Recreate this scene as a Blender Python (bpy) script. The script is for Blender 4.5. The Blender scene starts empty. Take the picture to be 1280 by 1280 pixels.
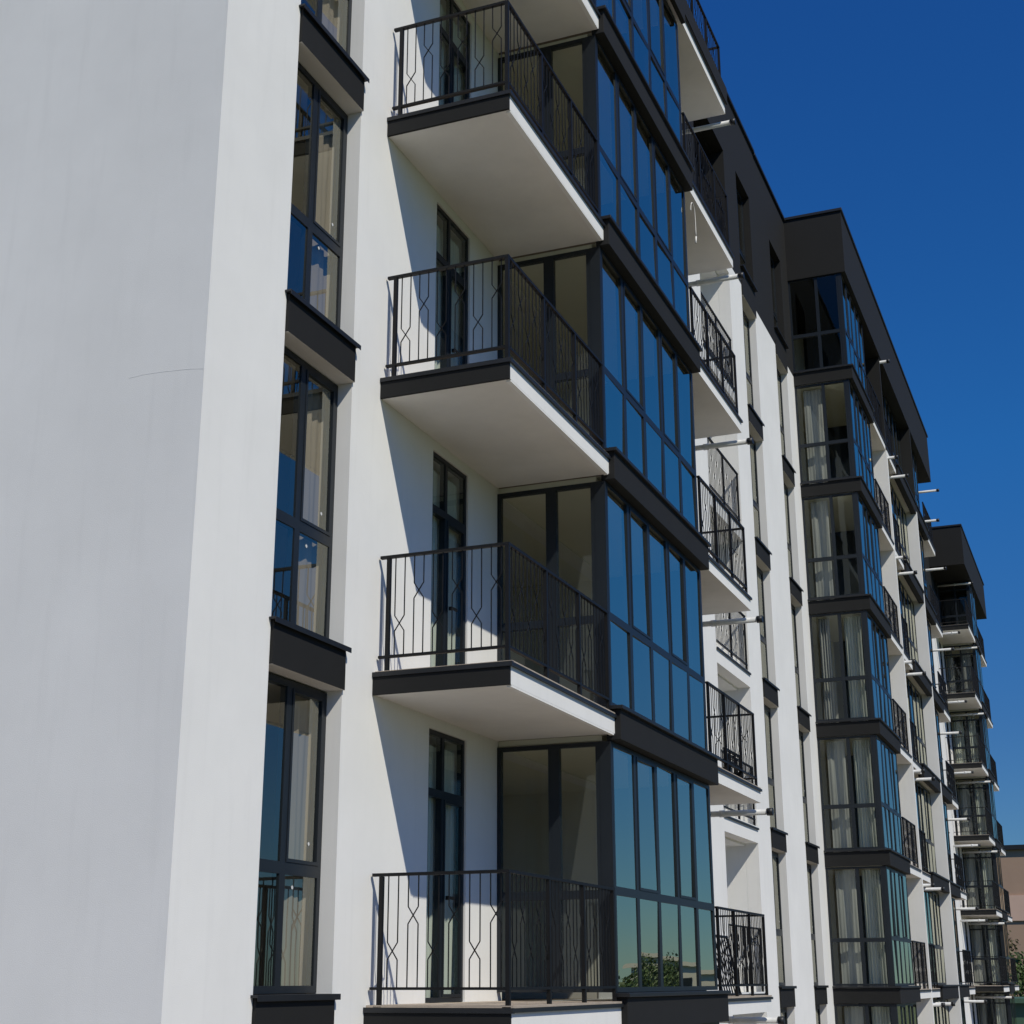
import bpy, bmesh, math, random
from mathutils import Vector, Matrix
random.seed(7)
SC = bpy.context.scene
COL = SC.collection
R = math.radians
FLOORS = list(range(-2, 6))
H = 3.0

# ------------------------------------------------------------------ materials
def new_mat(name):
    m = bpy.data.materials.new(name); m.use_nodes = True
    nt = m.node_tree
    for n in list(nt.nodes): nt.nodes.remove(n)
    out = nt.nodes.new('ShaderNodeOutputMaterial')
    return m, nt, out

def surf(name, col, rough=0.8, var=0.06, scale=3.0, bump=0.0, bscale=60, metal=0.0, spec=0.5, streak=0.0, stretch=(1,1,1)):
    m, nt, out = new_mat(name)
    N, L = nt.nodes, nt.links
    b = N.new('ShaderNodeBsdfPrincipled'); L.new(b.outputs[0], out.inputs[0])
    b.inputs['Roughness'].default_value = rough; b.inputs['Metallic'].default_value = metal
    b.inputs['Specular IOR Level'].default_value = spec
    tc = N.new('ShaderNodeTexCoord')
    mp = N.new('ShaderNodeMapping'); L.new(tc.outputs['Object'], mp.inputs[0]); mp.inputs['Scale'].default_value = stretch
    n1 = N.new('ShaderNodeTexNoise'); n1.inputs['Scale'].default_value = scale; n1.inputs['Detail'].default_value = 6
    n1.inputs['Roughness'].default_value = .6
    L.new(mp.outputs[0], n1.inputs[0])
    rp = N.new('ShaderNodeMapRange'); L.new(n1.outputs[0], rp.inputs[0])
    rp.inputs['From Min'].default_value = .3; rp.inputs['From Max'].default_value = .7
    rp.inputs['To Min'].default_value = 1-var; rp.inputs['To Max'].default_value = 1+var
    mx = N.new('ShaderNodeVectorMath'); mx.operation = 'SCALE'; mx.inputs[0].default_value = col[:3]
    fac = rp.outputs[0]
    if streak:
        mp2 = N.new('ShaderNodeMapping'); L.new(tc.outputs['Object'], mp2.inputs[0]); mp2.inputs['Scale'].default_value = (4, 4, .35)
        n2 = N.new('ShaderNodeTexNoise'); n2.inputs['Scale'].default_value = 2.2; n2.inputs['Detail'].default_value = 5
        L.new(mp2.outputs[0], n2.inputs[0])
        r2 = N.new('ShaderNodeMapRange'); L.new(n2.outputs[0], r2.inputs[0])
        r2.inputs['From Min'].default_value = .55; r2.inputs['From Max'].default_value = .8
        r2.inputs['To Min'].default_value = 1; r2.inputs['To Max'].default_value = 1-streak
        mm = N.new('ShaderNodeMath'); mm.operation = 'MULTIPLY'; L.new(fac, mm.inputs[0]); L.new(r2.outputs[0], mm.inputs[1]); fac = mm.outputs[0]
    L.new(fac, mx.inputs['Scale']); L.new(mx.outputs[0], b.inputs['Base Color'])
    if bump:
        n3 = N.new('ShaderNodeTexNoise'); n3.inputs['Scale'].default_value = bscale; n3.inputs['Detail'].default_value = 3
        L.new(tc.outputs['Object'], n3.inputs[0])
        bp = N.new('ShaderNodeBump'); bp.inputs['Strength'].default_value = bump; bp.inputs['Distance'].default_value = .01
        L.new(n3.outputs[0], bp.inputs['Height']); L.new(bp.outputs[0], b.inputs['Normal'])
    return m

def glass(name, ior, tint, wav=0.004, coat=0.0, refl=(.86, .95, .93)):
    m, nt, out = new_mat(name)
    N, L = nt.nodes, nt.links
    fr = N.new('ShaderNodeFresnel'); ge = N.new('ShaderNodeNewGeometry'); ml = N.new('ShaderNodeMapRange')
    L.new(ge.outputs['Backfacing'], ml.inputs[0]); ml.inputs['To Min'].default_value = ior; ml.inputs['To Max'].default_value = 1/ior; L.new(ml.outputs[0], fr.inputs[0])
    g = N.new('ShaderNodeBsdfGlossy'); g.inputs['Roughness'].default_value = 0.0; g.inputs[0].default_value = (*refl, 1)
    t = N.new('ShaderNodeBsdfTransparent'); t.inputs[0].default_value = (*tint, 1)
    mx = N.new('ShaderNodeMixShader')
    tc = N.new('ShaderNodeTexCoord'); n = N.new('ShaderNodeTexNoise'); n.inputs['Scale'].default_value = 1.3; n.inputs['Detail'].default_value = 1
    L.new(tc.outputs['Object'], n.inputs[0])
    bp = N.new('ShaderNodeBump'); bp.inputs['Strength'].default_value = .45; bp.inputs['Distance'].default_value = wav
    L.new(n.outputs[0], bp.inputs['Height']); L.new(bp.outputs[0], g.inputs['Normal'])
    cr = N.new('ShaderNodeMapRange'); cr.inputs['To Min'].default_value = coat; L.new(fr.outputs[0], cr.inputs[0])
    L.new(cr.outputs[0], mx.inputs[0]); L.new(t.outputs[0], mx.inputs[1]); L.new(g.outputs[0], mx.inputs[2]); L.new(mx.outputs[0], out.inputs[0])
    return m

M = dict(
    white=surf('white_render', (.80, .795, .775), .9, .045, .7, .15, 130, streak=.045),
    soffit=surf('soffit_paint', (.75, .73, .695), .9, .06, 1.6, .2, 120),
    dark=surf('dark_render', (.0120, .0122, .0122), .8, .07, 2.5, .3, 160, spec=.3),
    cap=surf('black_flashing', (.010, .011, .013), .5, .1, 6),
    frame=surf('anthracite_frame', (.013, .017, .022), .42, .05, 8, spec=.35),
    rail=surf('black_steel', (.006, .006, .0065), .55, .15, 15, spec=.3),
    conc=surf('balcony_screed', (.42, .35, .28), .9, .14, 4, .3, 60),
    inner=surf('interior_paint', (.74, .71, .64), .9, .03, 1),
    ceil=surf('interior_ceiling', (.76, .75, .64), .9, .03, 1),
    floor=surf('interior_floor', (.25, .20, .15), .6, .15, 4, stretch=(1, 6, 1)),
    pipe=surf('white_pvc', (.64, .64, .63), .5, .10, 9),
    wire=surf('white_cable', (.75, .74, .70), .6, .05, 20),
    curtain=surf('pale_curtain', (.50, .52, .48), .95, .06, 8, stretch=(1, 1, .1)),
    curtaing=surf('grey_curtain', (.27, .275, .28), .95, .06, 8, stretch=(1, 1, .1)),
    curtainb=surf('beige_curtain', (.30, .255, .205), .95, .05, 8, stretch=(1, 1, .1)),
    crack=surf('plaster_crack', (.76, .755, .74), .9, .1, 20),
    glass=glass('coated_glass', 1.8, (.94, .97, .94), coat=.56, refl=(1.0, 1.0, .82)),
    glassw=glass('window_glass', 1.8, (.95, .97, .95), coat=.14, refl=(1, 1, .86)),
    glasss=glass('side_glass', 1.5, (.94, .96, .90)),
    glassd=glass('door_glass', 1.6, (.93, .97, .94)),
    ground=surf('grass_ground', (.10, .12, .045), .95, .35, .25, .5, 12),
    pave=surf('pale_paving', (.40, .34, .27), .9, .12, .8, .3, 30),
    asphalt=surf('asphalt', (.05, .05, .05), .9, .15, 2, .4, 60),
    brown=surf('brown_render', (.38, .26, .185), .9, .06, .6),
    pink=surf('pink_render', (.60, .42, .33), .9, .05, .6),
    beige=surf('beige_render', (.55, .38, .27), .9, .05, .6),
    green=surf('green_sheet', (.06, .12, .075), .6, .08, 1),
    pale=surf('pale_stone', (.55, .52, .45), .9, .05, .5),
    bark=surf('bark', (.09, .065, .045), .9, .2, 8),
)
def leaf_mat(name, a, b):
    m, nt, out = new_mat(name); N, L = nt.nodes, nt.links
    p = N.new('ShaderNodeBsdfPrincipled'); p.inputs['Roughness'].default_value = .6
    tc = N.new('ShaderNodeTexCoord'); n = N.new('ShaderNodeTexNoise'); n.inputs['Scale'].default_value = 1.4; n.inputs['Detail'].default_value = 4
    r = N.new('ShaderNodeValToRGB'); r.color_ramp.elements[0].position = .35; r.color_ramp.elements[1].position = .65
    r.color_ramp.elements[0].color = (*a, 1); r.color_ramp.elements[1].color = (*b, 1)
    L.new(tc.outputs['Object'], n.inputs[0]); L.new(n.outputs[0], r.inputs[0]); L.new(r.outputs[0], p.inputs['Base Color']); L.new(p.outputs[0], out.inputs[0])
    return m
M['leaf'] = leaf_mat('foliage', (.030, .055, .012), (.075, .12, .025))
M['dryleaf'] = leaf_mat('dry_foliage', (.08, .07, .025), (.13, .11, .05))

# ------------------------------------------------------------------ mesh helpers
class MB:
    def __init__(s): s.v = []; s.f = []; s.m = []
    def quad(s, pts, mi=0):
        i = len(s.v); s.v += [tuple(p) for p in pts]; s.f.append(tuple(range(i, i+len(pts)))); s.m.append(mi)
    def box(s, x0, x1, y0, y1, z0, z1, mi=0, bottom=None, top=None):
        if x0 > x1: x0, x1 = x1, x0
        if y0 > y1: y0, y1 = y1, y0
        i = len(s.v)
        s.v += [(x0,y0,z0),(x1,y0,z0),(x1,y1,z0),(x0,y1,z0),(x0,y0,z1),(x1,y0,z1),(x1,y1,z1),(x0,y1,z1)]
        for k, q in enumerate(((0,3,2,1),(4,5,6,7),(0,1,5,4),(1,2,6,5),(2,3,7,6),(3,0,4,7))):
            s.f.append(tuple(i+j for j in q))
            s.m.append(bottom if (k == 0 and bottom is not None) else top if (k == 1 and top is not None) else mi)
        return s
    def bar(s, p, q, w, d=None, mi=0):
        p, q = Vector(p), Vector(q); t = (q-p).normalized()
        u = Vector((0,1,0)) if abs(t.z) > .5 else Vector((0,0,1))
        a = t.cross(u).normalized(); b = t.cross(a).normalized()
        d = d or w; i = len(s.v)
        for o in (p, q):
            for sa, sb in ((-1,-1),(1,-1),(1,1),(-1,1)): s.v.append(tuple(o + a*sa*w/2 + b*sb*d/2))
        for f in ((0,3,2,1),(4,5,6,7),(0,1,5,4),(1,2,6,5),(2,3,7,6),(3,0,4,7)):
            s.f.append(tuple(i+j for j in f)); s.m.append(mi)
        return s
    def tube(s, pts, r, n=12, mi=0, cap=True):
        pts = [Vector(p) for p in pts]; rr = r if isinstance(r, (list, tuple)) else [r]*len(pts)
        rings = []
        for k, p in enumerate(pts):
            t = (pts[min(k+1, len(pts)-1)] - pts[max(k-1, 0)]).normalized()
            u = Vector((0,0,1)) if abs(t.z) < .9 else Vector((1,0,0))
            a = t.cross(u).normalized(); b = t.cross(a).normalized()
            i = len(s.v); rings.append(i)
            for j in range(n):
                c = 2*math.pi*j/n; s.v.append(tuple(p + (a*math.cos(c) + b*math.sin(c))*rr[k]))
        for k in range(len(pts)-1):
            for j in range(n):
                a0, a1 = rings[k]+j, rings[k]+(j+1) % n; b0, b1 = rings[k+1]+j, rings[k+1]+(j+1) % n
                s.f.append((a0, a1, b1, b0)); s.m.append(mi)
        if cap:
            s.f.append(tuple(rings[0]+j for j in range(n))); s.m.append(mi)
            s.f.append(tuple(rings[-1]+j for j in reversed(range(n)))); s.m.append(mi)
        return s
    def mesh(s, name, mats, smooth=False, recalc=True):
        me = bpy.data.meshes.new(name); me.from_pydata(s.v, [], s.f)
        for m in (mats if isinstance(mats, (list, tuple)) else [mats]): me.materials.append(m)
        me.polygons.foreach_set('material_index', s.m)
        if recalc:
            bm = bmesh.new(); bm.from_mesh(me); bmesh.ops.recalc_face_normals(bm, faces=bm.faces); bm.to_mesh(me); bm.free()
        if smooth: me.polygons.foreach_set('use_smooth', [True]*len(me.polygons))
        me.update(); return me

def jitter(me, seed, a=.007):
    rnd = random.Random(seed); c = me.copy()
    for p in c.polygons:
        n = p.normal; tx, tz = rnd.uniform(-a, a), rnd.uniform(-a, a)
        for q, vi in enumerate(p.vertices):
            c.vertices[vi].co += n*((tx if q in (0, 3) else -tx) + (tz if q in (0, 1) else -tz))
    return c
def link(name, me, parent=None, loc=(0,0,0)):
    o = bpy.data.objects.new(name, me); COL.objects.link(o)
    o.parent = parent; o.location = loc
    return o
def tag(o, label=None, cat=None, group=None, kind=None):
    if label: o['label'] = label
    if cat: o['category'] = cat
    if group: o['group'] = group
    if kind: o['kind'] = kind
    return o
def bevel(o, w=.008, seg=2):
    b = o.modifiers.new('bevel', 'BEVEL'); b.width = w; b.segments = seg; b.limit_method = 'ANGLE'; b.angle_limit = R(40)
    return o

# the building: everything on it is a part of one thing
BZ = -6.0
B = bpy.data.objects.new('apartment_building', None); COL.objects.link(B); B.location = (10, 0, BZ)
tag(B, 'long white apartment block with dark top storey, black railed balconies and glazed bays', 'apartment building')
def part(name, me, k=0.0, x=0.0, y=0.0, label=None):
    o = link(name, me, B, (x-10, y, H*k-BZ))
    if label: o['label'] = label
    return o
def sub(name, me, p): return link(name, me, p)

# wall in the plane y=y0..y1 with openings, as one clean shell
def wall_mesh(name, x0, x1, z0, z1, ops, mats, y0=0.0, y1=.25):
    xs = sorted({x0, x1, *[v for o in ops for v in o[:2] if x0 < v < x1]})
    zs = sorted({z0, z1, *[v for o in ops for v in o[2:] if z0 < v < z1]})
    def solid(i, j):
        if i < 0 or j < 0 or i >= len(xs)-1 or j >= len(zs)-1: return None
        cx, cz = (xs[i]+xs[i+1])/2, (zs[j]+zs[j+1])/2
        return not any(a < cx < b and c < cz < d for a, b, c, d in ops)
    m = MB()
    for i in range(len(xs)-1):
        for j in range(len(zs)-1):
            if not solid(i, j): continue
            a, b, c, d = xs[i], xs[i+1], zs[j], zs[j+1]
            m.quad([(a,y0,c),(b,y0,c),(b,y0,d),(a,y0,d)])
            m.quad([(b,y1,c),(a,y1,c),(a,y1,d),(b,y1,d)])
            if not solid(i-1, j): m.quad([(a,y1,c),(a,y0,c),(a,y0,d),(a,y1,d)])
            if not solid(i+1, j): m.quad([(b,y0,c),(b,y1,c),(b,y1,d),(b,y0,d)])
            if not solid(i, j-1): m.quad([(a,y1,c),(b,y1,c),(b,y0,c),(a,y0,c)])
            if not solid(i, j+1): m.quad([(a,y0,d),(b,y0,d),(b,y1,d),(a,y1,d)])
    return m.mesh(name, mats)

# ------------------------------------------------------------------ layout of the long facade
GZ = -6.0
WCOLS = [(-1.9, -.62), (17.28, 18.62), (20.80, 22.10), (43.0, 44.3), (46.0, 47.3)]   # recessed window columns
LOGG = [(13.50, 16.12), (49.0, 51.6)]
def openings(ks, dark=False):
    ops = []
    for a, b in WCOLS:
        if dark: ops.append((a, b, 15.45, 17.85))
        else: ops.append((a, b, GZ+.2, 15.0-.27))
    for k in ks:
        z = H*k
        for a, b in LOGG: ops.append((a, b, z, z+2.72))
        for a, b in ((1.25, 2.2), (8.3, 9.3), (54.65, 55.6), (60.2, 61.2), (27.0, 28.4), (29.5, 30.9), (39.2, 40.4)): ops.append((a, b, z+.02, z+2.68))
        for a, b in ((3.2, 7.2), (23.2, 26.3), (31.3, 35.2), (35.55, 38.5), (56.55, 58.9)): ops.append((a, b, z, z+2.72))
    return ops
part('wall', wall_mesh('wall', -3.1, 64.6, GZ, 15.0, openings(range(-2, 5)), M['white']))
part('upper_wall', wall_mesh('upper_wall', -3.1, 64.6, 15.0, 19.45, openings([5], True), M['dark'], -.006, .25), label='charcoal wall of the top storey')
# end wall towards the camera, and the back
m = MB(); m.box(-3.1, -2.8, .25, 13.0, GZ, 15.0)
part('end_wall', m.mesh('end_wall', M['white']))
m = MB(); m.box(-3.106, -2.8, .25, 13.0, 15.0, 19.45)
part('end_wall', m.mesh('end_wall_top', M['dark']), label='charcoal top of the end wall')
m = MB(); m.box(-2.8, 64.6, 12.75, 13.0, GZ, 19.45); m.box(64.3, 64.6, .25, 12.75, GZ, 19.45)
part('rear_wall', m.mesh('rear_wall', M['white']))
m = MB(); m.box(-2.8, 64.3, .25, 12.75, 18.7, 19.0)
part('roof', m.mesh('roof', M['cap']))
# hairline crack in the render of the end wall
m = MB()
C0 = [(.0, 4.90), (.12, 4.92), (.23, 4.922), (.42, 4.94), (.58, 4.938), (.72, 4.93)]
m.tube([(-3.1, y, z + random.uniform(-.006, .006)) for y, z in C0], .0016, 5)
part('crack', m.mesh('crack', M['crack']))

# roof blocks that oversail the bays
def roof_block(x0, x1, y):
    m = MB(); m.box(x0, x1, y, -.006, 17.72, 19.45); m.box(x0-.0, x1, y, -.006, 17.70, 17.718, 0)
    o = part('roof_block', m.mesh('roof_block', M['dark']))
    c = MB(); c.box(x0-.04, x1+.04, y-.04, -.05, 19.452, 19.53)
    bevel(sub('roof_cap', c.mesh('roof_cap', M['cap']), o)); return o
roof_block(22.98, 41.3, -1.50); roof_block(53.35, 64.6, -1.50)
m = MB()
for a, b, c, d, z in ((-3.15, 19.35, -.06, .3, 0), (19.352, 22.94, -.06, .3, -.04), (41.34, 53.31, -.06, .3, 0), (-3.15, -2.75, .302, 13.05, 0)):
    m = MB(); m.box(a, b, c, d, 19.452+z, 19.53+z)
    bevel(part('parapet_cap', m.mesh('parapet_cap', M['cap'])))

# ------------------------------------------------------------------ interiors (seen through the glass)
m = MB(); m.box(-2.8, 64.3, .25, 6.0, -.28, 0, 0, bottom=1)
fl = m.mesh('interior_floor', [M['floor'], M['ceil']])
m = MB()
xs = [.90, 3.05, 7.22, 12.9, 16.3, 19.7, 22.6, 26.5, 29.0, 31.1, 35.4, 38.6, 42.2, 45.2, 48.6, 53.0, 56.3, 59.0, 62.5]
m.box(-2.8, 64.3, 5.8, 6.0, 0, 2.72)
for x in xs: m.box(x, x+.14, .25, 5.8, 0, 2.72)
iw = m.mesh('interior_wall', M['inner'])
for k in FLOORS:
    part('interior_floor', fl, k); part('interior_wall', iw, k)

# ------------------------------------------------------------------ glazing
def glazing(F, G, axis, at, a0, a1, z0, z1, mull=(), trans=(), sash=(), fw=.06, mw=.09, dep=.07, inward=1, tw=.08):
    """frame members into F and panes into G; axis 'x': runs along x at y=at; axis 'y': runs along y at x=at."""
    def put(p0, p1, q0, q1, d0=0.0, d1=dep):
        lo, hi = at + inward*d0, at + inward*d1
        if axis == 'x': F.box(p0, p1, lo, hi, q0, q1)
        else: F.box(lo, hi, p0, p1, q0, q1)
    edges = [a0] + list(mull) + [a1]
    put(a0, a0+fw, z0, z1); put(a1-fw, a1, z0, z1)
    for c in mull: put(c-mw/2, c+mw/2, z0, z1)
    for i in range(len(edges)-1):
        l = edges[i] + (fw if i == 0 else mw/2); r = edges[i+1] - (fw if i == len(edges)-2 else mw/2)
        put(l, r, z0, z0+fw); put(l, r, z1-fw, z1)
        zz = [z0+fw]
        for t in trans:
            put(l, r, t-tw/2, t+tw/2); zz += [t-tw/2, t+tw/2]
        zz.append(z1-fw)
        for j in range(0, len(zz), 2):
            b, t_ = zz[j], zz[j+1]
            ll, rr = l, r
            if (i, j//2) in sash:
                w = .032
                put(ll+.002, ll+w, b+.002, t_-.002, -.007, dep-.01); put(rr-w, rr-.002, b+.002, t_-.002, -.007, dep-.01)
                put(ll+w, rr-w, b+.002, b+w, -.007, dep-.01); put(ll+w, rr-w, t_-w, t_-.002, -.007, dep-.01)
                # lever handle
                put(ll+w*.3, ll+w*.3+.02, (b+t_)/2-.06, (b+t_)/2+.06, dep-.01, dep+.03)
                ll += w; rr -= w; b += w; t_ -= w
            g = at + inward*.012
            if axis == 'x': G.quad([(ll,g,b),(rr,g,b),(rr,g,t_),(ll,g,t_)])
            else: G.quad([(g,ll,b),(g,rr,b),(g,rr,t_),(g,ll,t_)])

# recessed window columns: window, sill and dark spandrel per storey
for ci, (a, b) in enumerate(WCOLS):
    yf = .15
    F, G = MB(), MB()
    mid = (a+b)/2
    glazing(F, G, 'x', yf, a+.004, b-.004, .13, 2.716, mull=[mid-.02], trans=[1.13], sash={(1, 1)}, fw=.06, tw=.1)
    wf = F.mesh('window', M['frame']); wg = G.mesh('window_pane', M['glassw'], recalc=False)
    S = MB(); S.box(a-.035, b+.035, -.062, yf+.02, .102, .124); S.box(a-.035, b+.035, -.067, -.0622, .075, .124)
    ws = S.mesh('window_sill', M['cap'])
    P = MB(); P.box(a+.003, b-.003, -.03, yf+.06, -.27, .099, 0, bottom=1)
    wp = P.mesh('spandrel', [M['dark'], M['soffit']])
    K_ = MB()
    for sx, sz in ((b-.22, 1.36), (b-.47, .98)): K_.tube([(sx, yf+.0105, sz), (sx, yf+.0085, sz)], .016, 10)
    stk = K_.mesh('sticker', M['pipe'])
    for k in FLOORS:
        if k == 5:
            F2, G2 = MB(), MB()
            glazing(F2, G2, 'x', yf, a+.004, b-.004, .455, 2.845, mull=[mid-.02], trans=[1.2], sash={(1, 1)})
            o = part('window', F2.mesh('window_top', M['frame']), k)
            sub('window_pane', G2.mesh('window_pane_top', M['glassw'], recalc=False), o)
            S2 = MB(); S2.box(a-.05, b+.05, -.085, yf+.02, .42, .452)
            sub('window_sill', S2.mesh('window_sill_top', M['cap']), o)
            part('spandrel', wp, k-.0001)
            continue
        o = part('window', wf, k)
        sub('window_pane', jitter(wg, k*31+ci, .002), o); sub('sticker', stk, o); bevel(sub('window_sill', ws, o), .004)
        part('spandrel', wp, k)

# doors onto the balconies
def door_meshes(w):
    F, G = MB(), MB()
    glazing(F, G, 'x', 0, 0, w, 0, 2.652, mull=[w*.42], trans=[2.02], sash={(1, 0)}, fw=.045, mw=.055)
    hd = MB(); hd.box(w*.42+.06, w*.42+.08, -.05, -.014, .98, 1.02); hd.box(w*.42+.06, w*.42+.19, -.062, -.05, .985, 1.015)
    return F.mesh('balcony_door', M['frame']), G.mesh('door_pane', M['glassd'], recalc=False), hd.mesh('door_handle', M['rail'])
for a, b, yy in ((1.25, 2.2, .02), (8.3, 9.3, .02), (54.65, 55.6, .02), (60.2, 61.2, .02), (27.0, 28.4, .02), (29.5, 30.9, .02), (39.2, 40.4, .02)):
    f_, g_, h_ = door_meshes(b-a-.01)
    for k in FLOORS:
        o = part('balcony_door', f_, k+.0083, a+.005, yy)
        sub('door_pane', g_, o); sub('door_handle', h_, o)
# loggia niches
for a, b in LOGG:
    for kk in (0, 1):
        n = MB()
        n.box(a-.12, a-.001, .252, 1.5, 0, 2.718); n.box(b+.001, b+.12, .252, 1.5, 0, 2.718); n.box(a, b, 1.4, 1.5, 0, 2.718)
        n.box(a, b, .252, 1.4, 2.68, 2.718)
        n.box(a+.001, b-.001, .0, 1.4, .002, .03)
        nm = n.mesh('loggia_niche', M['white'] if kk == 0 else M['dark'])
        F, G = MB(), MB(); glazing(F, G, 'x', 1.32, a+.9, b-.5, .05, 2.4, mull=[a+1.6], sash={(1, 0)})
        fm, gm = F.mesh('loggia_door', M['frame']), G.mesh('loggia_pane', M['glassd'], recalc=False)
        for k in (FLOORS[:-1] if kk == 0 else [5]):
            o = part('loggia', nm, k); d = sub('loggia_door', fm, o)

# ------------------------------------------------------------------ glazed bays
def bay(x0, x1, y, npan, ks, side0=True, outer=None, sy=(-.62, .0), topk=False, ends=(True, True), fasc_side=True, yg=None):
    """bay between x0 and x1 whose fascia stands at y (negative); glass plane at yg"""
    yg = y if yg is None else yg
    F, G, G3 = MB(), MB(), MB()
    p = .135 if x0 < 4 else .095; mm = .13 if x0 < 4 else .075                                    # corner post
    s0 = x0 + (.035 if side0 else .02); s1 = x1-.07
    w = (s1-s0)/npan
    glazing(F, G, 'x', yg, s0, s1, .11, 2.722, mull=[s0+w*i for i in range(1, npan)], trans=[1.14], sash={(i, 1) for i in range(1, npan, 2)}, fw=.05, mw=.10, tw=.09)
    F.box(s1+.001, x1, yg+.01, yg+.16, .11, 2.722)
    if side0:
        F.box(x0, x0+.034, yg+.002, yg+p, .11, 2.722)
        glazing(F, G3, 'y', x0+.004, yg+p+.001, -.003, .11, 2.722, mull=[yg+p+.001+(-yg-p)*.44], trans=[1.10], fw=.045, mw=mm, inward=1, tw=.09)
        if npan == 3: F.box(x0+.006, x0+.07, yg+p+.046, -.05, 2.28, 2.34)
    fm, gm = F.mesh('bay_window', M['frame']), G.mesh('bay_pane', M['glass'], recalc=False)
    g3m = G3.mesh('bay_side_pane', M['glasss'], recalc=False) if side0 else None
    # floor plate, blind far cheek
    S = MB(); S.box(x0+.05, x1-.002, y+.10, -.002, -.20, .0, 0, bottom=1); S.box(x0+.05, x1-.002, yg+.12, -.002, -.262, -.202, 1)
    sm = S.mesh('bay_floor', [M['floor'], M['ceil']])
    K = MB()
    if ends[1]: K.box(x1-.11, x1-.002, yg+.1605, -.003, .002, 2.73, 0)
    km = K.mesh('bay_cheek', M['frame'])
    A = MB(); A.box(x0-.0, x1, y-.07, y+.098, -.27, .06)
    if side0 and fasc_side: A.box(x0-.035, x0-.0005, y-.07, -.003, -.27, .06)
    am = A.mesh('fascia', M['dark'])
    Fl = MB(); Fl.box(x0-.04, x1+.02, y-.11, yg+.03, .062, .104)
    if side0 and fasc_side: Fl.box(x0-.075, x0-.041, y-.11, -.003, .062, .104)
    flm = Fl.mesh('flashing', M['cap'])
    for k in ks:
        o = part('bay_window', fm, k); sub('bay_pane', jitter(gm, k*17+int(x0)), o); (sub('bay_side_pane', g3m, o) if g3m else None); sub('bay_floor', sm, o)
        if ends[1]: sub('bay_cheek', km, o)
        bevel(sub('fascia', am, o), .006); bevel(sub('flashing', flm, o), .005)
    return o
D = -1.395
bay(3.05, 7.33, D, 5, FLOORS[:-1], fasc_side=False, yg=D+.05)
bay(23.02, 26.44, -1.42, 5, FLOORS, yg=-1.385)
bay(31.2, 35.3, -1.42, 5, FLOORS, yg=-1.17, fasc_side=False, ends=(True, False))
bay(35.46, 38.6, -1.42, 4, FLOORS, side0=False, yg=-1.30)
bay(56.4, 59.0, -1.40, 3, FLOORS, fasc_side=False)
# terrace slab over the first bay
m = MB(); m.box(3.05, 7.33, D, -.008, -.2, 0); m.box(3.05, 7.33, D-.07, D-.001, -.27, .35, 1)
part('terrace', m.mesh('terrace', [M['white'], M['dark']]), 5)
# partition fins between balconies
for x, y, w in ((28.93, -1.46, .15), (35.302, -1.50, .15)):
    m = MB(); m.box(x, x+w, y, -.001, GZ, 14.80); part('fin_wall', m.mesh('fin_wall', M['white']))
    m = MB(); m.box(x, x+w, y, -.008, 14.802, 17.695); part('fin_wall', m.mesh('fin_wall_top', M['dark']), label='charcoal fin wall on the top storey')

# ------------------------------------------------------------------ balconies and railings
def rail_run(m, p, q, z0=.15, z1=1.16, pitch=.2, start=.16, posts=()):
    p, q = Vector(p), Vector(q); L_ = (q-p).length; t = (q-p).normalized()
    def at(s, z): v = p + t*s; return (v.x, v.y, z)
    m.bar(at(0, z1-.012), at(L_, z1-.012), .024, .042) if False else None
    for zz, hh in ((z1-.014, .028), (z0+.012, .024)):
        a, b = at(0, zz), at(L_, zz)
        if abs(t.x) > abs(t.y): m.box(a[0], b[0], a[1]-.02, a[1]+.02, zz-hh/2, zz+hh/2)
        else: m.box(a[0]-.02, a[0]+.02, a[1], b[1], zz-hh/2, zz+hh/2)
    top, bot = z1-.028, z0+.024
    hgt = top-bot
    n = int((L_-start-.06)/pitch); i = 0; s = start
    while s + .1 < L_-.03:
        low = i % 2 == 0
        c = bot + hgt*(.32 if low else .64); h = .075
        w = .009
        for a, b in ((s, s+.1), (s+.1, s)):
            m.bar(at(a, top), at(a, c+h), w); m.bar(at(a, c+h), at(b, c-h), w); m.bar(at(b, c-h), at(b, bot), w)
        s += pitch; i += 1
    for s in posts:
        x, y, _ = at(s, 0); m.box(x-.019, x+.019, y-.019, y+.019, .0, z1-.03)
        m.box(x-.04, x+.04, y-.04, y+.04, .0, .012)

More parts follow.
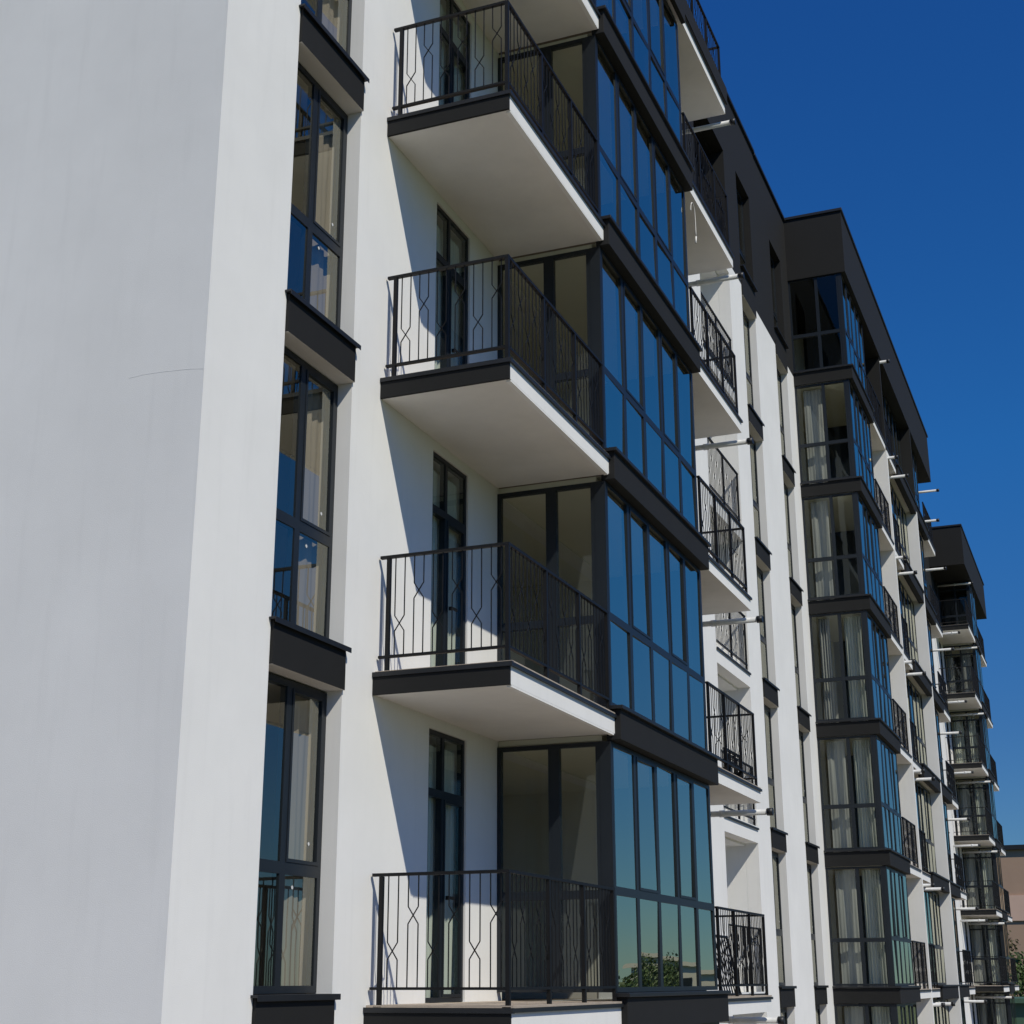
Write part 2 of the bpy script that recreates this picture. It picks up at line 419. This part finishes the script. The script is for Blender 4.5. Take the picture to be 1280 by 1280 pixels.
def balcony(x0, x1, ks, y=D, near=True, far=False, near_fascia=True, far_open=True, sides=None, band=None, z1=1.16, cornice=True):
    S = MB(); S.box(x0, x1, y, -.002, -.205, 0, 0, bottom=1)
    if near: S.box(x0+.02, x1-.03, y+.001, y+.05, -.225, -.206, 0)       # drip nib
    sm = S.mesh('balcony', [M['white'], M['soffit']])
    T = MB(); T.box(x0+.01, x1-.001, y-.012, -.003, .002, .022)
    tm = T.mesh('balcony_screed', M['conc'])
    E = MB(); E.box(x0+.0, x1, y-.03, y-.0005, -.035, -.001)
    if near and near_fascia: E.box(x0-.045, x0-.0005, y-.03, -.003, -.04, .004)
    em = E.mesh('drip_edge', M['cap'])
    Q = None
    if near and near_fascia:
        q = MB(); q.box(x0-.03, x0-.0005, y, -.003, -.21, -.042); Q = q.mesh('fascia', M['dark'])
    Rm = MB()
    yr = y+.05
    xa, xb = (x0+.05 if near else x0+.04), (x1-.05 if far else x1-.03)
    if near: rail_run(Rm, (xa, -.02, 0), (xa, yr+.021, 0), posts=(.09,), start=.16)
    if far: rail_run(Rm, (xb, -.02, 0), (xb, yr+.021, 0), posts=(.05,), start=.12)
    Lx = xb-xa
    ps = ([0.0] if near else [.05]) + ([Lx] if far else [Lx-.03]) + [Lx*.34, Lx*.67]
    rail_run(Rm, (xa-.02 if near else xa, yr, 0), (xb+.02 if far else xb, yr, 0), posts=[p+(.02 if near else 0) for p in ps], start=.12)
    # shift the rail up to the screed
    rm = Rm.mesh('railing', M['rail'])
    for k in ks:
        o = part('balcony', sm, k)
        sub('balcony_screed', tm, o); sub('drip_edge', em, o)
        if Q: sub('fascia', Q, o)
        sub('railing', rm, o)
balcony(0, 3.048, FLOORS[1:-1])
balcony(7.332, 10.2, FLOORS[1:], near=False, far=True)
balcony(26.442, 28.928, FLOORS[1:], y=-1.44, near=False)
balcony(29.082, 31.198, FLOORS[1:], y=-1.42, near=False)
balcony(38.602, 41.0, FLOORS[1:], y=-1.44, near=False, far=True)
balcony(53.4, 56.398, FLOORS[1:], y=-1.42)
balcony(59.02, 62.3, FLOORS[1:], y=-1.42, near=False, far=True)
m = MB(); m.box(7.34, 10.2, D-.05, D-.031, -.03, .30)
part('kick_band', m.mesh('kick_band', M['dark']), 5)
for a, b in LOGG:
    Rm = MB(); rail_run(Rm, (a+.02, .04, 0), (b-.02, .04, 0), posts=(.04, (b-a)/2, b-a-.08))
    rm = Rm.mesh('loggia_railing', M['rail'])
    E = MB(); E.box(a-.02, b+.02, -.03, -.009, -.035, .0); em = E.mesh('drip_edge', M['cap'])
    for k in FLOORS[1:]:
        part('loggia_railing', rm, k); part('drip_edge', em, k)

# ------------------------------------------------------------------ drain pipes that stick out of the wall
def pipe_mesh(y0, y1, r=.048):
    m = MB(); m.tube([(0, y0, 0), (0, y1, 0)], r*.92, 16); m.tube([(0, -.72, 0), (0, -.80, 0)], r*1.12, 16)
    m.tube([(0, y1-.02, 0), (0, y1+.004, 0)], r*1.12, 16)
    c = MB(); c.tube([(0, y1-.002, 0), (0, y1-.09, 0)], r*1.2, 16)
    return m.mesh('drain_pipe', M['pipe'], True), c.mesh('pipe_end', M['cap'], True)
for x, y0, y1, dz, ks in ((10.30, .002, -1.46, -.33, (0,1,2,3,4,5)), (29.15, -.2, -1.66, -.38, (0,1,2,3,4,5,6)), (30.95, -.25, -1.72, -.38, (0,1,2,3,4,5)),
                         (41.9, .002, -1.62, -.45, (0,1,2,3,4,5,6)), (38.75, -.4, -1.8, .46, (5,)), (56.3, .002, -1.50, -.46, (0,1,2,3,4,5,6)), (52.9, .002, -1.0, -.45, (1,2,3,4,5))):
    a, b = pipe_mesh(y0, y1)
    for e in a.polygons: e.use_smooth = len(e.vertices) == 4
    for e in b.polygons: e.use_smooth = len(e.vertices) == 4
    for k in ks:
        o = part('drain_pipe', a, k + dz/H, x, 0); sub('pipe_end', b, o)

# ------------------------------------------------------------------ loose things
def thing(name, me, loc, label, cat, group=None, rot=(0,0,0)):
    o = bpy.data.objects.new(name, me); COL.objects.link(o); o.location = loc; o.rotation_euler = rot
    return tag(o, label, cat, group)
m = MB(); P_ = []
for i in range(25):
    t = i/24; a = math.pi*1.05*t
    P_.append((.26*(1-math.cos(a))/2, 0, .20*math.sin(a) - (.0 if t < .8 else (t-.8)*1.4)))
m.tube(P_, .007, 8); m.tube([(P_[-1][0], 0, P_[-1][2]), (P_[-1][0]-.03, 0, P_[-1][2]-.13)], .014, 8)
thing('hanging_cable', m.mesh('hanging_cable', M['wire'], True), (7.43, D-.0, 11.45), 'white cable looping down from an upper balcony edge beside the blue bay', 'cable')
# spare railing panel standing behind the lowest corner balcony's rail
m = MB(); rail_run(m, (0, 0, 0), (1.05, 0, 0), z0=.03, z1=.86, pitch=.14, start=.06)
m.box(.0, .03, -.015, .015, .03, .84); m.box(1.02, 1.05, -.015, .015, .03, .84)
thing('spare_railing_panel', m.mesh('spare_railing_panel', M['rail']), (8.55, D+.30, .0), 'black spare railing panel behind the lowest balcony rail past the first blue bay', 'railing panel', rot=(R(-12), 0, 0))
m = MB()
for z in (.04, .20, .36):
    m.box(0, .95, -.02, .02, z, z+.03)
for x in (0, .3, .6, .92): m.box(x, x+.03, -.017, .017, .0, .36)
m.box(.1, .22, -.05, .05, .0, .12); m.box(.7, .85, -.05, .05, .0, .12)
thing('metal_rack', m.mesh('metal_rack', M['rail']), (8.5, D+.12, 3.024), 'small black metal rack standing behind the balcony rail one storey above the leaning panel', 'rack')

STOREY = {-1: 'lowest storey', 0: 'second storey up', 1: 'third storey up', 2: 'fourth storey up', 3: 'fifth storey up', 4: 'just under the dark storey', 5: 'dark top storey'}
def curtain_mesh(w, h, folds, amp=.035, seed=0):
    rnd = random.Random(seed); n = folds*8; m = MB(); nz = 8
    ph = [rnd.uniform(-.6, .6) for _ in range(folds+1)]
    for side in (0, .006):
        base = len(m.v)
        for j in range(nz+1):
            for i in range(n+1):
                t = i/n; f = t*folds; z = h*j/nz
                a = amp*(.6+.4*j/nz)*math.sin(2*math.pi*f + ph[int(f)]*.5*(1-j/nz)) + .012*math.sin(9*t+j*.5)
                m.v.append((a+side, -w*t, z))
        for j in range(nz):
            for i in range(n):
                q = base + j*(n+1)+i
                m.f.append((q, q+1, q+n+2, q+n+1)); m.m.append(0)
    return m
cm1 = curtain_mesh(.42, 2.6, 4, .007, seed=1).mesh('curtain', M['curtaing'], True)
cm2 = curtain_mesh(.40, 2.6, 6, seed=2).mesh('curtain_pale', M['curtain'], True)
cm3 = curtain_mesh(.45, 2.6, 5, seed=3).mesh('curtain_pale2', M['curtain'], True)
cmn = curtain_mesh(.26, 2.6, 4, .04, seed=4).mesh('curtain_narrow', M['curtaing'], True)
cmw = curtain_mesh(.46, 2.6, 5, .006, seed=5).mesh('curtain_wide', M['curtaing'], True)
cmx = curtain_mesh(.33, 2.6, 4, .045, seed=6).mesh('curtain_pale3', M['curtain'], True)
for k in (-1, 0, 1, 2, 3, 4):
    g1 = 'curtains behind the side glazing of the second bay'
    thing('curtain', (cm1, cmw, cm1, cmn, cm1, cmw)[k+1], (23.25, -.18, H*k+.06), 'hanging curtain behind inner side glass of the second bay, %s' % STOREY[k], 'curtain', g1)
    if k <= 2: thing('curtain', cm2, (23.32, -.78, H*k+.06), 'pale curtain behind outer side pane of second bay, %s' % STOREY[k], 'curtain', g1)
cmd = curtain_mesh(.80, 2.5, 11, .018, seed=9).mesh('curtain_door', M['curtain'], True)
for k in (0, 1, 2, 3):
    thing('curtain', cmd, (1.36, .135, H*k+.05), 'pale curtain behind the near balcony door, %s' % STOREY[k], 'curtain', 'curtains behind the near balcony doors', rot=(0, 0, R(90)))
cmb = curtain_mesh(.36, 2.56, 3, .012, seed=12).mesh('curtain_beige', M['curtainb'], True)
for k in (0, 1, 2, 3):
    thing('curtain', cmb, (-.99, .285, H*k+.13), 'beige curtain at the right edge of the nearest window column, %s' % STOREY[k], 'curtain', 'beige curtains in the nearest window column', rot=(0, 0, R(90)))
g2 = 'curtains behind the side glazing of the farthest bay'
for k in (-1, 0, 1, 2, 3, 4):
    thing('curtain', (cmn, cm1, cm1, cmw, cm3, cmn)[k+1], (56.62, -.08, H*k+.06), 'drawn curtain behind inner side pane of farthest bay, %s' % STOREY[k], 'curtain', g2)
    thing('curtain', (cm3, cmx, cm3, cm2, cmx, cm1)[k+1], (56.66, -.72, H*k+.06), 'folded curtain behind outer side pane of farthest bay, %s' % STOREY[k], 'curtain', g2)

# ------------------------------------------------------------------ ground and surroundings
def struct(name, me, z=0): 
    o = link(name, me); o['kind'] = 'structure'; return o
m = MB(); m.quad([(-400,-500,-6.02),(600,-500,-6.02),(600,500,-6.02),(-400,500,-6.02)]); struct('ground', m.mesh('ground', M['ground'], recalc=False))
m = MB(); m.box(-30, 75, -9, 12.9, -6.018, -6.004); struct('pavement', m.mesh('pavement', M['pave']))
m = MB(); m.box(-60, 200, -16, -9.15, -6.018, -6.012); m.box(-60, 200, -9.15, -9.0, -6.018, -5.88); struct('road', m.mesh('road', M['asphalt']))

def far_building(name, loc, sx, sy, bands, label, cat='building', winrows=(), wall_i=0):
    root = bpy.data.objects.new(name, None); COL.objects.link(root); root.location = loc; tag(root, label, cat)
    z = 0
    for h, mt, out in bands:
        m = MB(); m.box(-out, sx+out, -sy-out, out, z, z+h-.001); link('wall', m.mesh(name+'_wall', M[mt]), root); z += h
    m = MB(); m.box(-.3, sx+.3, -sy-.3, .3, z, z+.35); link('roof', m.mesh(name+'_roof', M['cap' if name.startswith('brown') else 'pale']), root)
    for wz in winrows:
        n = int(sy/3.2)
        for i in range(n):
            m = MB(); y = -1.6-i*3.2
            m.box(-.06, .05, y-1.3, y, wz, wz+1.5); o = link('window', m.mesh('far_window', M['frame']), root)
            g = MB(); g.quad([(-.065, y-1.22, wz+.08), (-.065, y-.08, wz+.08), (-.065, y-.08, wz+1.42), (-.065, y-1.22, wz+1.42)]); link('pane', g.mesh('far_pane', M['glassd'], recalc=False), o)
    return root
far_building('brown_building', (112, 3.2, -6), 18, 11, [(3.6, 'green', 0), (3.8, 'beige', .1), (3.2, 'brown', 0), (1.9, 'pink', .15), (3.45, 'brown', 0)], 'brown and pink rendered building with flat dark roof beyond the far end of the block', winrows=())
def tree(name, loc, h, cr, cz, nleaf, label, cat, mat='leaf', size=.28, seed=0, group=None, trunk=.16):
    rnd = random.Random(seed)
    root = bpy.data.objects.new(name, None); COL.objects.link(root); root.location = loc; tag(root, label, cat, group)
    m = MB(); m.tube([(0,0,-.1),(.05,.03,h*.3),(-.04,.05,h*.6),(.02,0,h*.85)], [trunk, trunk*.8, trunk*.5, trunk*.15], 8)
    clumps = []
    for i in range(16):
        a = rnd.uniform(0, 6.283); rr = cr*rnd.uniform(.2, .85); zz = cz + (h-cz)*rnd.uniform(.05, .95)
        c = Vector((rr*math.cos(a), rr*math.sin(a), zz)); clumps.append((c, cr*rnd.uniform(.28, .5)))
        st = Vector((0, 0, h*rnd.uniform(.25, .6))); m.tube([st, (st+c)/2+Vector((0,0,.2)), c], [trunk*.35, trunk*.2, trunk*.08], 5)
    link('trunk', m.mesh('trunk', M['bark'], True), root)
    L = MB()
    for i in range(nleaf):
        c, r = clumps[rnd.randrange(len(clumps))]
        d = Vector((rnd.gauss(0,1), rnd.gauss(0,1), rnd.gauss(0,1)*.8)); d = d.normalized()*r*rnd.uniform(.5, 1.1)
        p = c+d; n = Vector((rnd.gauss(0,1), rnd.gauss(0,1), rnd.gauss(0,1)+.5)).normalized()
        a = n.orthogonal().normalized(); b = n.cross(a); s = size*rnd.uniform(.5, 1.1)
        L.quad([p-a*s, p-b*s*.5, p+a*s, p+b*s*.5])
    link('crown', L.mesh('crown', M[mat], recalc=False), root)
tree('bushy_tree', (92, -.55, -6), 7.3, 3.1, 2.2, 5000, 'dense green tree at the right edge in front of the brown building', 'tree', seed=3, size=.2)
tree('thin_tree', (98, 2.2, -6), 9.3, 1.9, 5.0, 1300, 'thin brownish tree right beside the far end of the apartment block', 'tree', mat='dryleaf', seed=5, size=.16)
# a low green shed by the far corner
m = MB(); m.box(0, 9, -8, 0, 0, 5.0)
rt = bpy.data.objects.new('green_shed', None); COL.objects.link(rt); rt.location = (80, 2.0, -6); tag(rt, 'low green sheet metal shed beside the lower end of the apartment block', 'shed')
link('wall', m.mesh('shed_wall', M['green']), rt)
m = MB(); m.box(-.4, 9.4, -8.4, .4, 5.001, 5.25); link('roof', m.mesh('shed_roof', M['green']), rt)
# across the lawn, mirrored in the blue glass
far_building('pale_building', (118, -24, -6), 20, 16, [(4, 'pale', 0), (3.4, 'pale', 0)], 'pale low building across the lawn, mirrored in the lowest blue panes', winrows=(1.2, 4.9))
far_building('white_building', (70, -60, -6), 16, 14, [(4, 'beige', 0), (6, 'pale', 0)], 'cream building standing behind the lawn trees, mirrored in the glass', winrows=(1.2, 5.2))
rr = random.Random(11)
kinds = ['broad', 'tall', 'small', 'dense', 'round', 'loose', 'young', 'spreading', 'full']
for i, kd in enumerate(kinds):
    tree('lawn_tree', (64+i*5.5, -1.4-.27*(59+i*5.5)-2.5+rr.uniform(-2, 2), -6), rr.uniform(5.6, 6.9), rr.uniform(2.4, 3.4), 2.0, 6000, '%s green tree on the lawn across the road, number %s from the near end' % (kd, ['one','two','three','four','five','six','seven','eight','nine'][i]), 'tree', seed=20+i, size=.15, group='trees across the lawn')

# ------------------------------------------------------------------ light, sky, camera
sun_dir = Vector((.377, .571, -.729)).normalized()       # direction the light travels
S = bpy.data.lights.new('sun', 'SUN'); so = bpy.data.objects.new('sun', S); COL.objects.link(so)
S.energy = 3.6; S.angle = R(.53); S.color = (1.0, .945, .81)
so.rotation_euler = sun_dir.to_track_quat('-Z', 'Y').to_euler(); so.location = (-20, -30, 40)
W = bpy.data.worlds.new('World'); SC.world = W; W.use_nodes = True
nt = W.node_tree; bg = nt.nodes['Background']
sky = nt.nodes.new('ShaderNodeTexSky'); sky.sky_type = 'NISHITA'; sky.sun_disc = False
el = math.asin(-sun_dir.z); az = math.atan2(-sun_dir.x, -sun_dir.y)
sky.sun_elevation = el; sky.sun_rotation = az
sky.altitude = 1200; sky.air_density = 1.0; sky.dust_density = .0; sky.ozone_density = 3.0
hs = nt.nodes.new('ShaderNodeMix'); hs.data_type = 'RGBA'; hs.blend_type = 'MULTIPLY'; hs.inputs[0].default_value = 1; tcw = nt.nodes.new('ShaderNodeTexCoord'); sx = nt.nodes.new('ShaderNodeSeparateXYZ'); nt.links.new(tcw.outputs['Generated'], sx.inputs[0])
cr = nt.nodes.new('ShaderNodeValToRGB'); nt.links.new(sx.outputs[2], cr.inputs[0]); nt.links.new(cr.outputs[0], hs.inputs[7])
e = cr.color_ramp.elements; e[0].position = .01; e[0].color = (.22, .33, .43, 1); e[1].position = .60; e[1].color = (.120, .50, 1.0, 1)
for ps, cc in ((.15, (.170, .37, .59, 1)), (.33, (.127, .52, .90, 1))):
    q = e.new(ps); q.color = cc
nt.links.new(sky.outputs[0], hs.inputs[6]); nt.links.new(hs.outputs[2], bg.inputs[0]); bg.inputs[1].default_value = .110

cam = bpy.data.cameras.new('camera'); co = bpy.data.objects.new('camera', cam); COL.objects.link(co); SC.camera = co
f, yaw, pitch, roll = 1850.93, .3804, .307, -.0021
cam.sensor_width = 36; cam.lens = f/1280*36; cam.clip_end = 2000; cam.clip_start = .1
Fv = Vector((math.cos(pitch)*math.cos(yaw), math.cos(pitch)*math.sin(yaw), math.sin(pitch)))
Rv = Vector((math.sin(yaw), -math.cos(yaw), 0)); Uv = Rv.cross(Fv)
Rv, Uv = math.cos(roll)*Rv + math.sin(roll)*Uv, -math.sin(roll)*Rv + math.cos(roll)*Uv
mt = Matrix((Rv, Uv, -Fv)).transposed().to_4x4(); mt.translation = Vector((-12.3478, -6.3476, .2205)); co.matrix_world = mt

SC.render.engine = 'CYCLES'
SC.cycles.max_bounces = 10; SC.cycles.transparent_max_bounces = 24; SC.cycles.caustics_reflective = False
SC.view_settings.view_transform = 'Standard'; SC.view_settings.look = 'None'; SC.view_settings.gamma = 1; SC.view_settings.exposure = 0.0
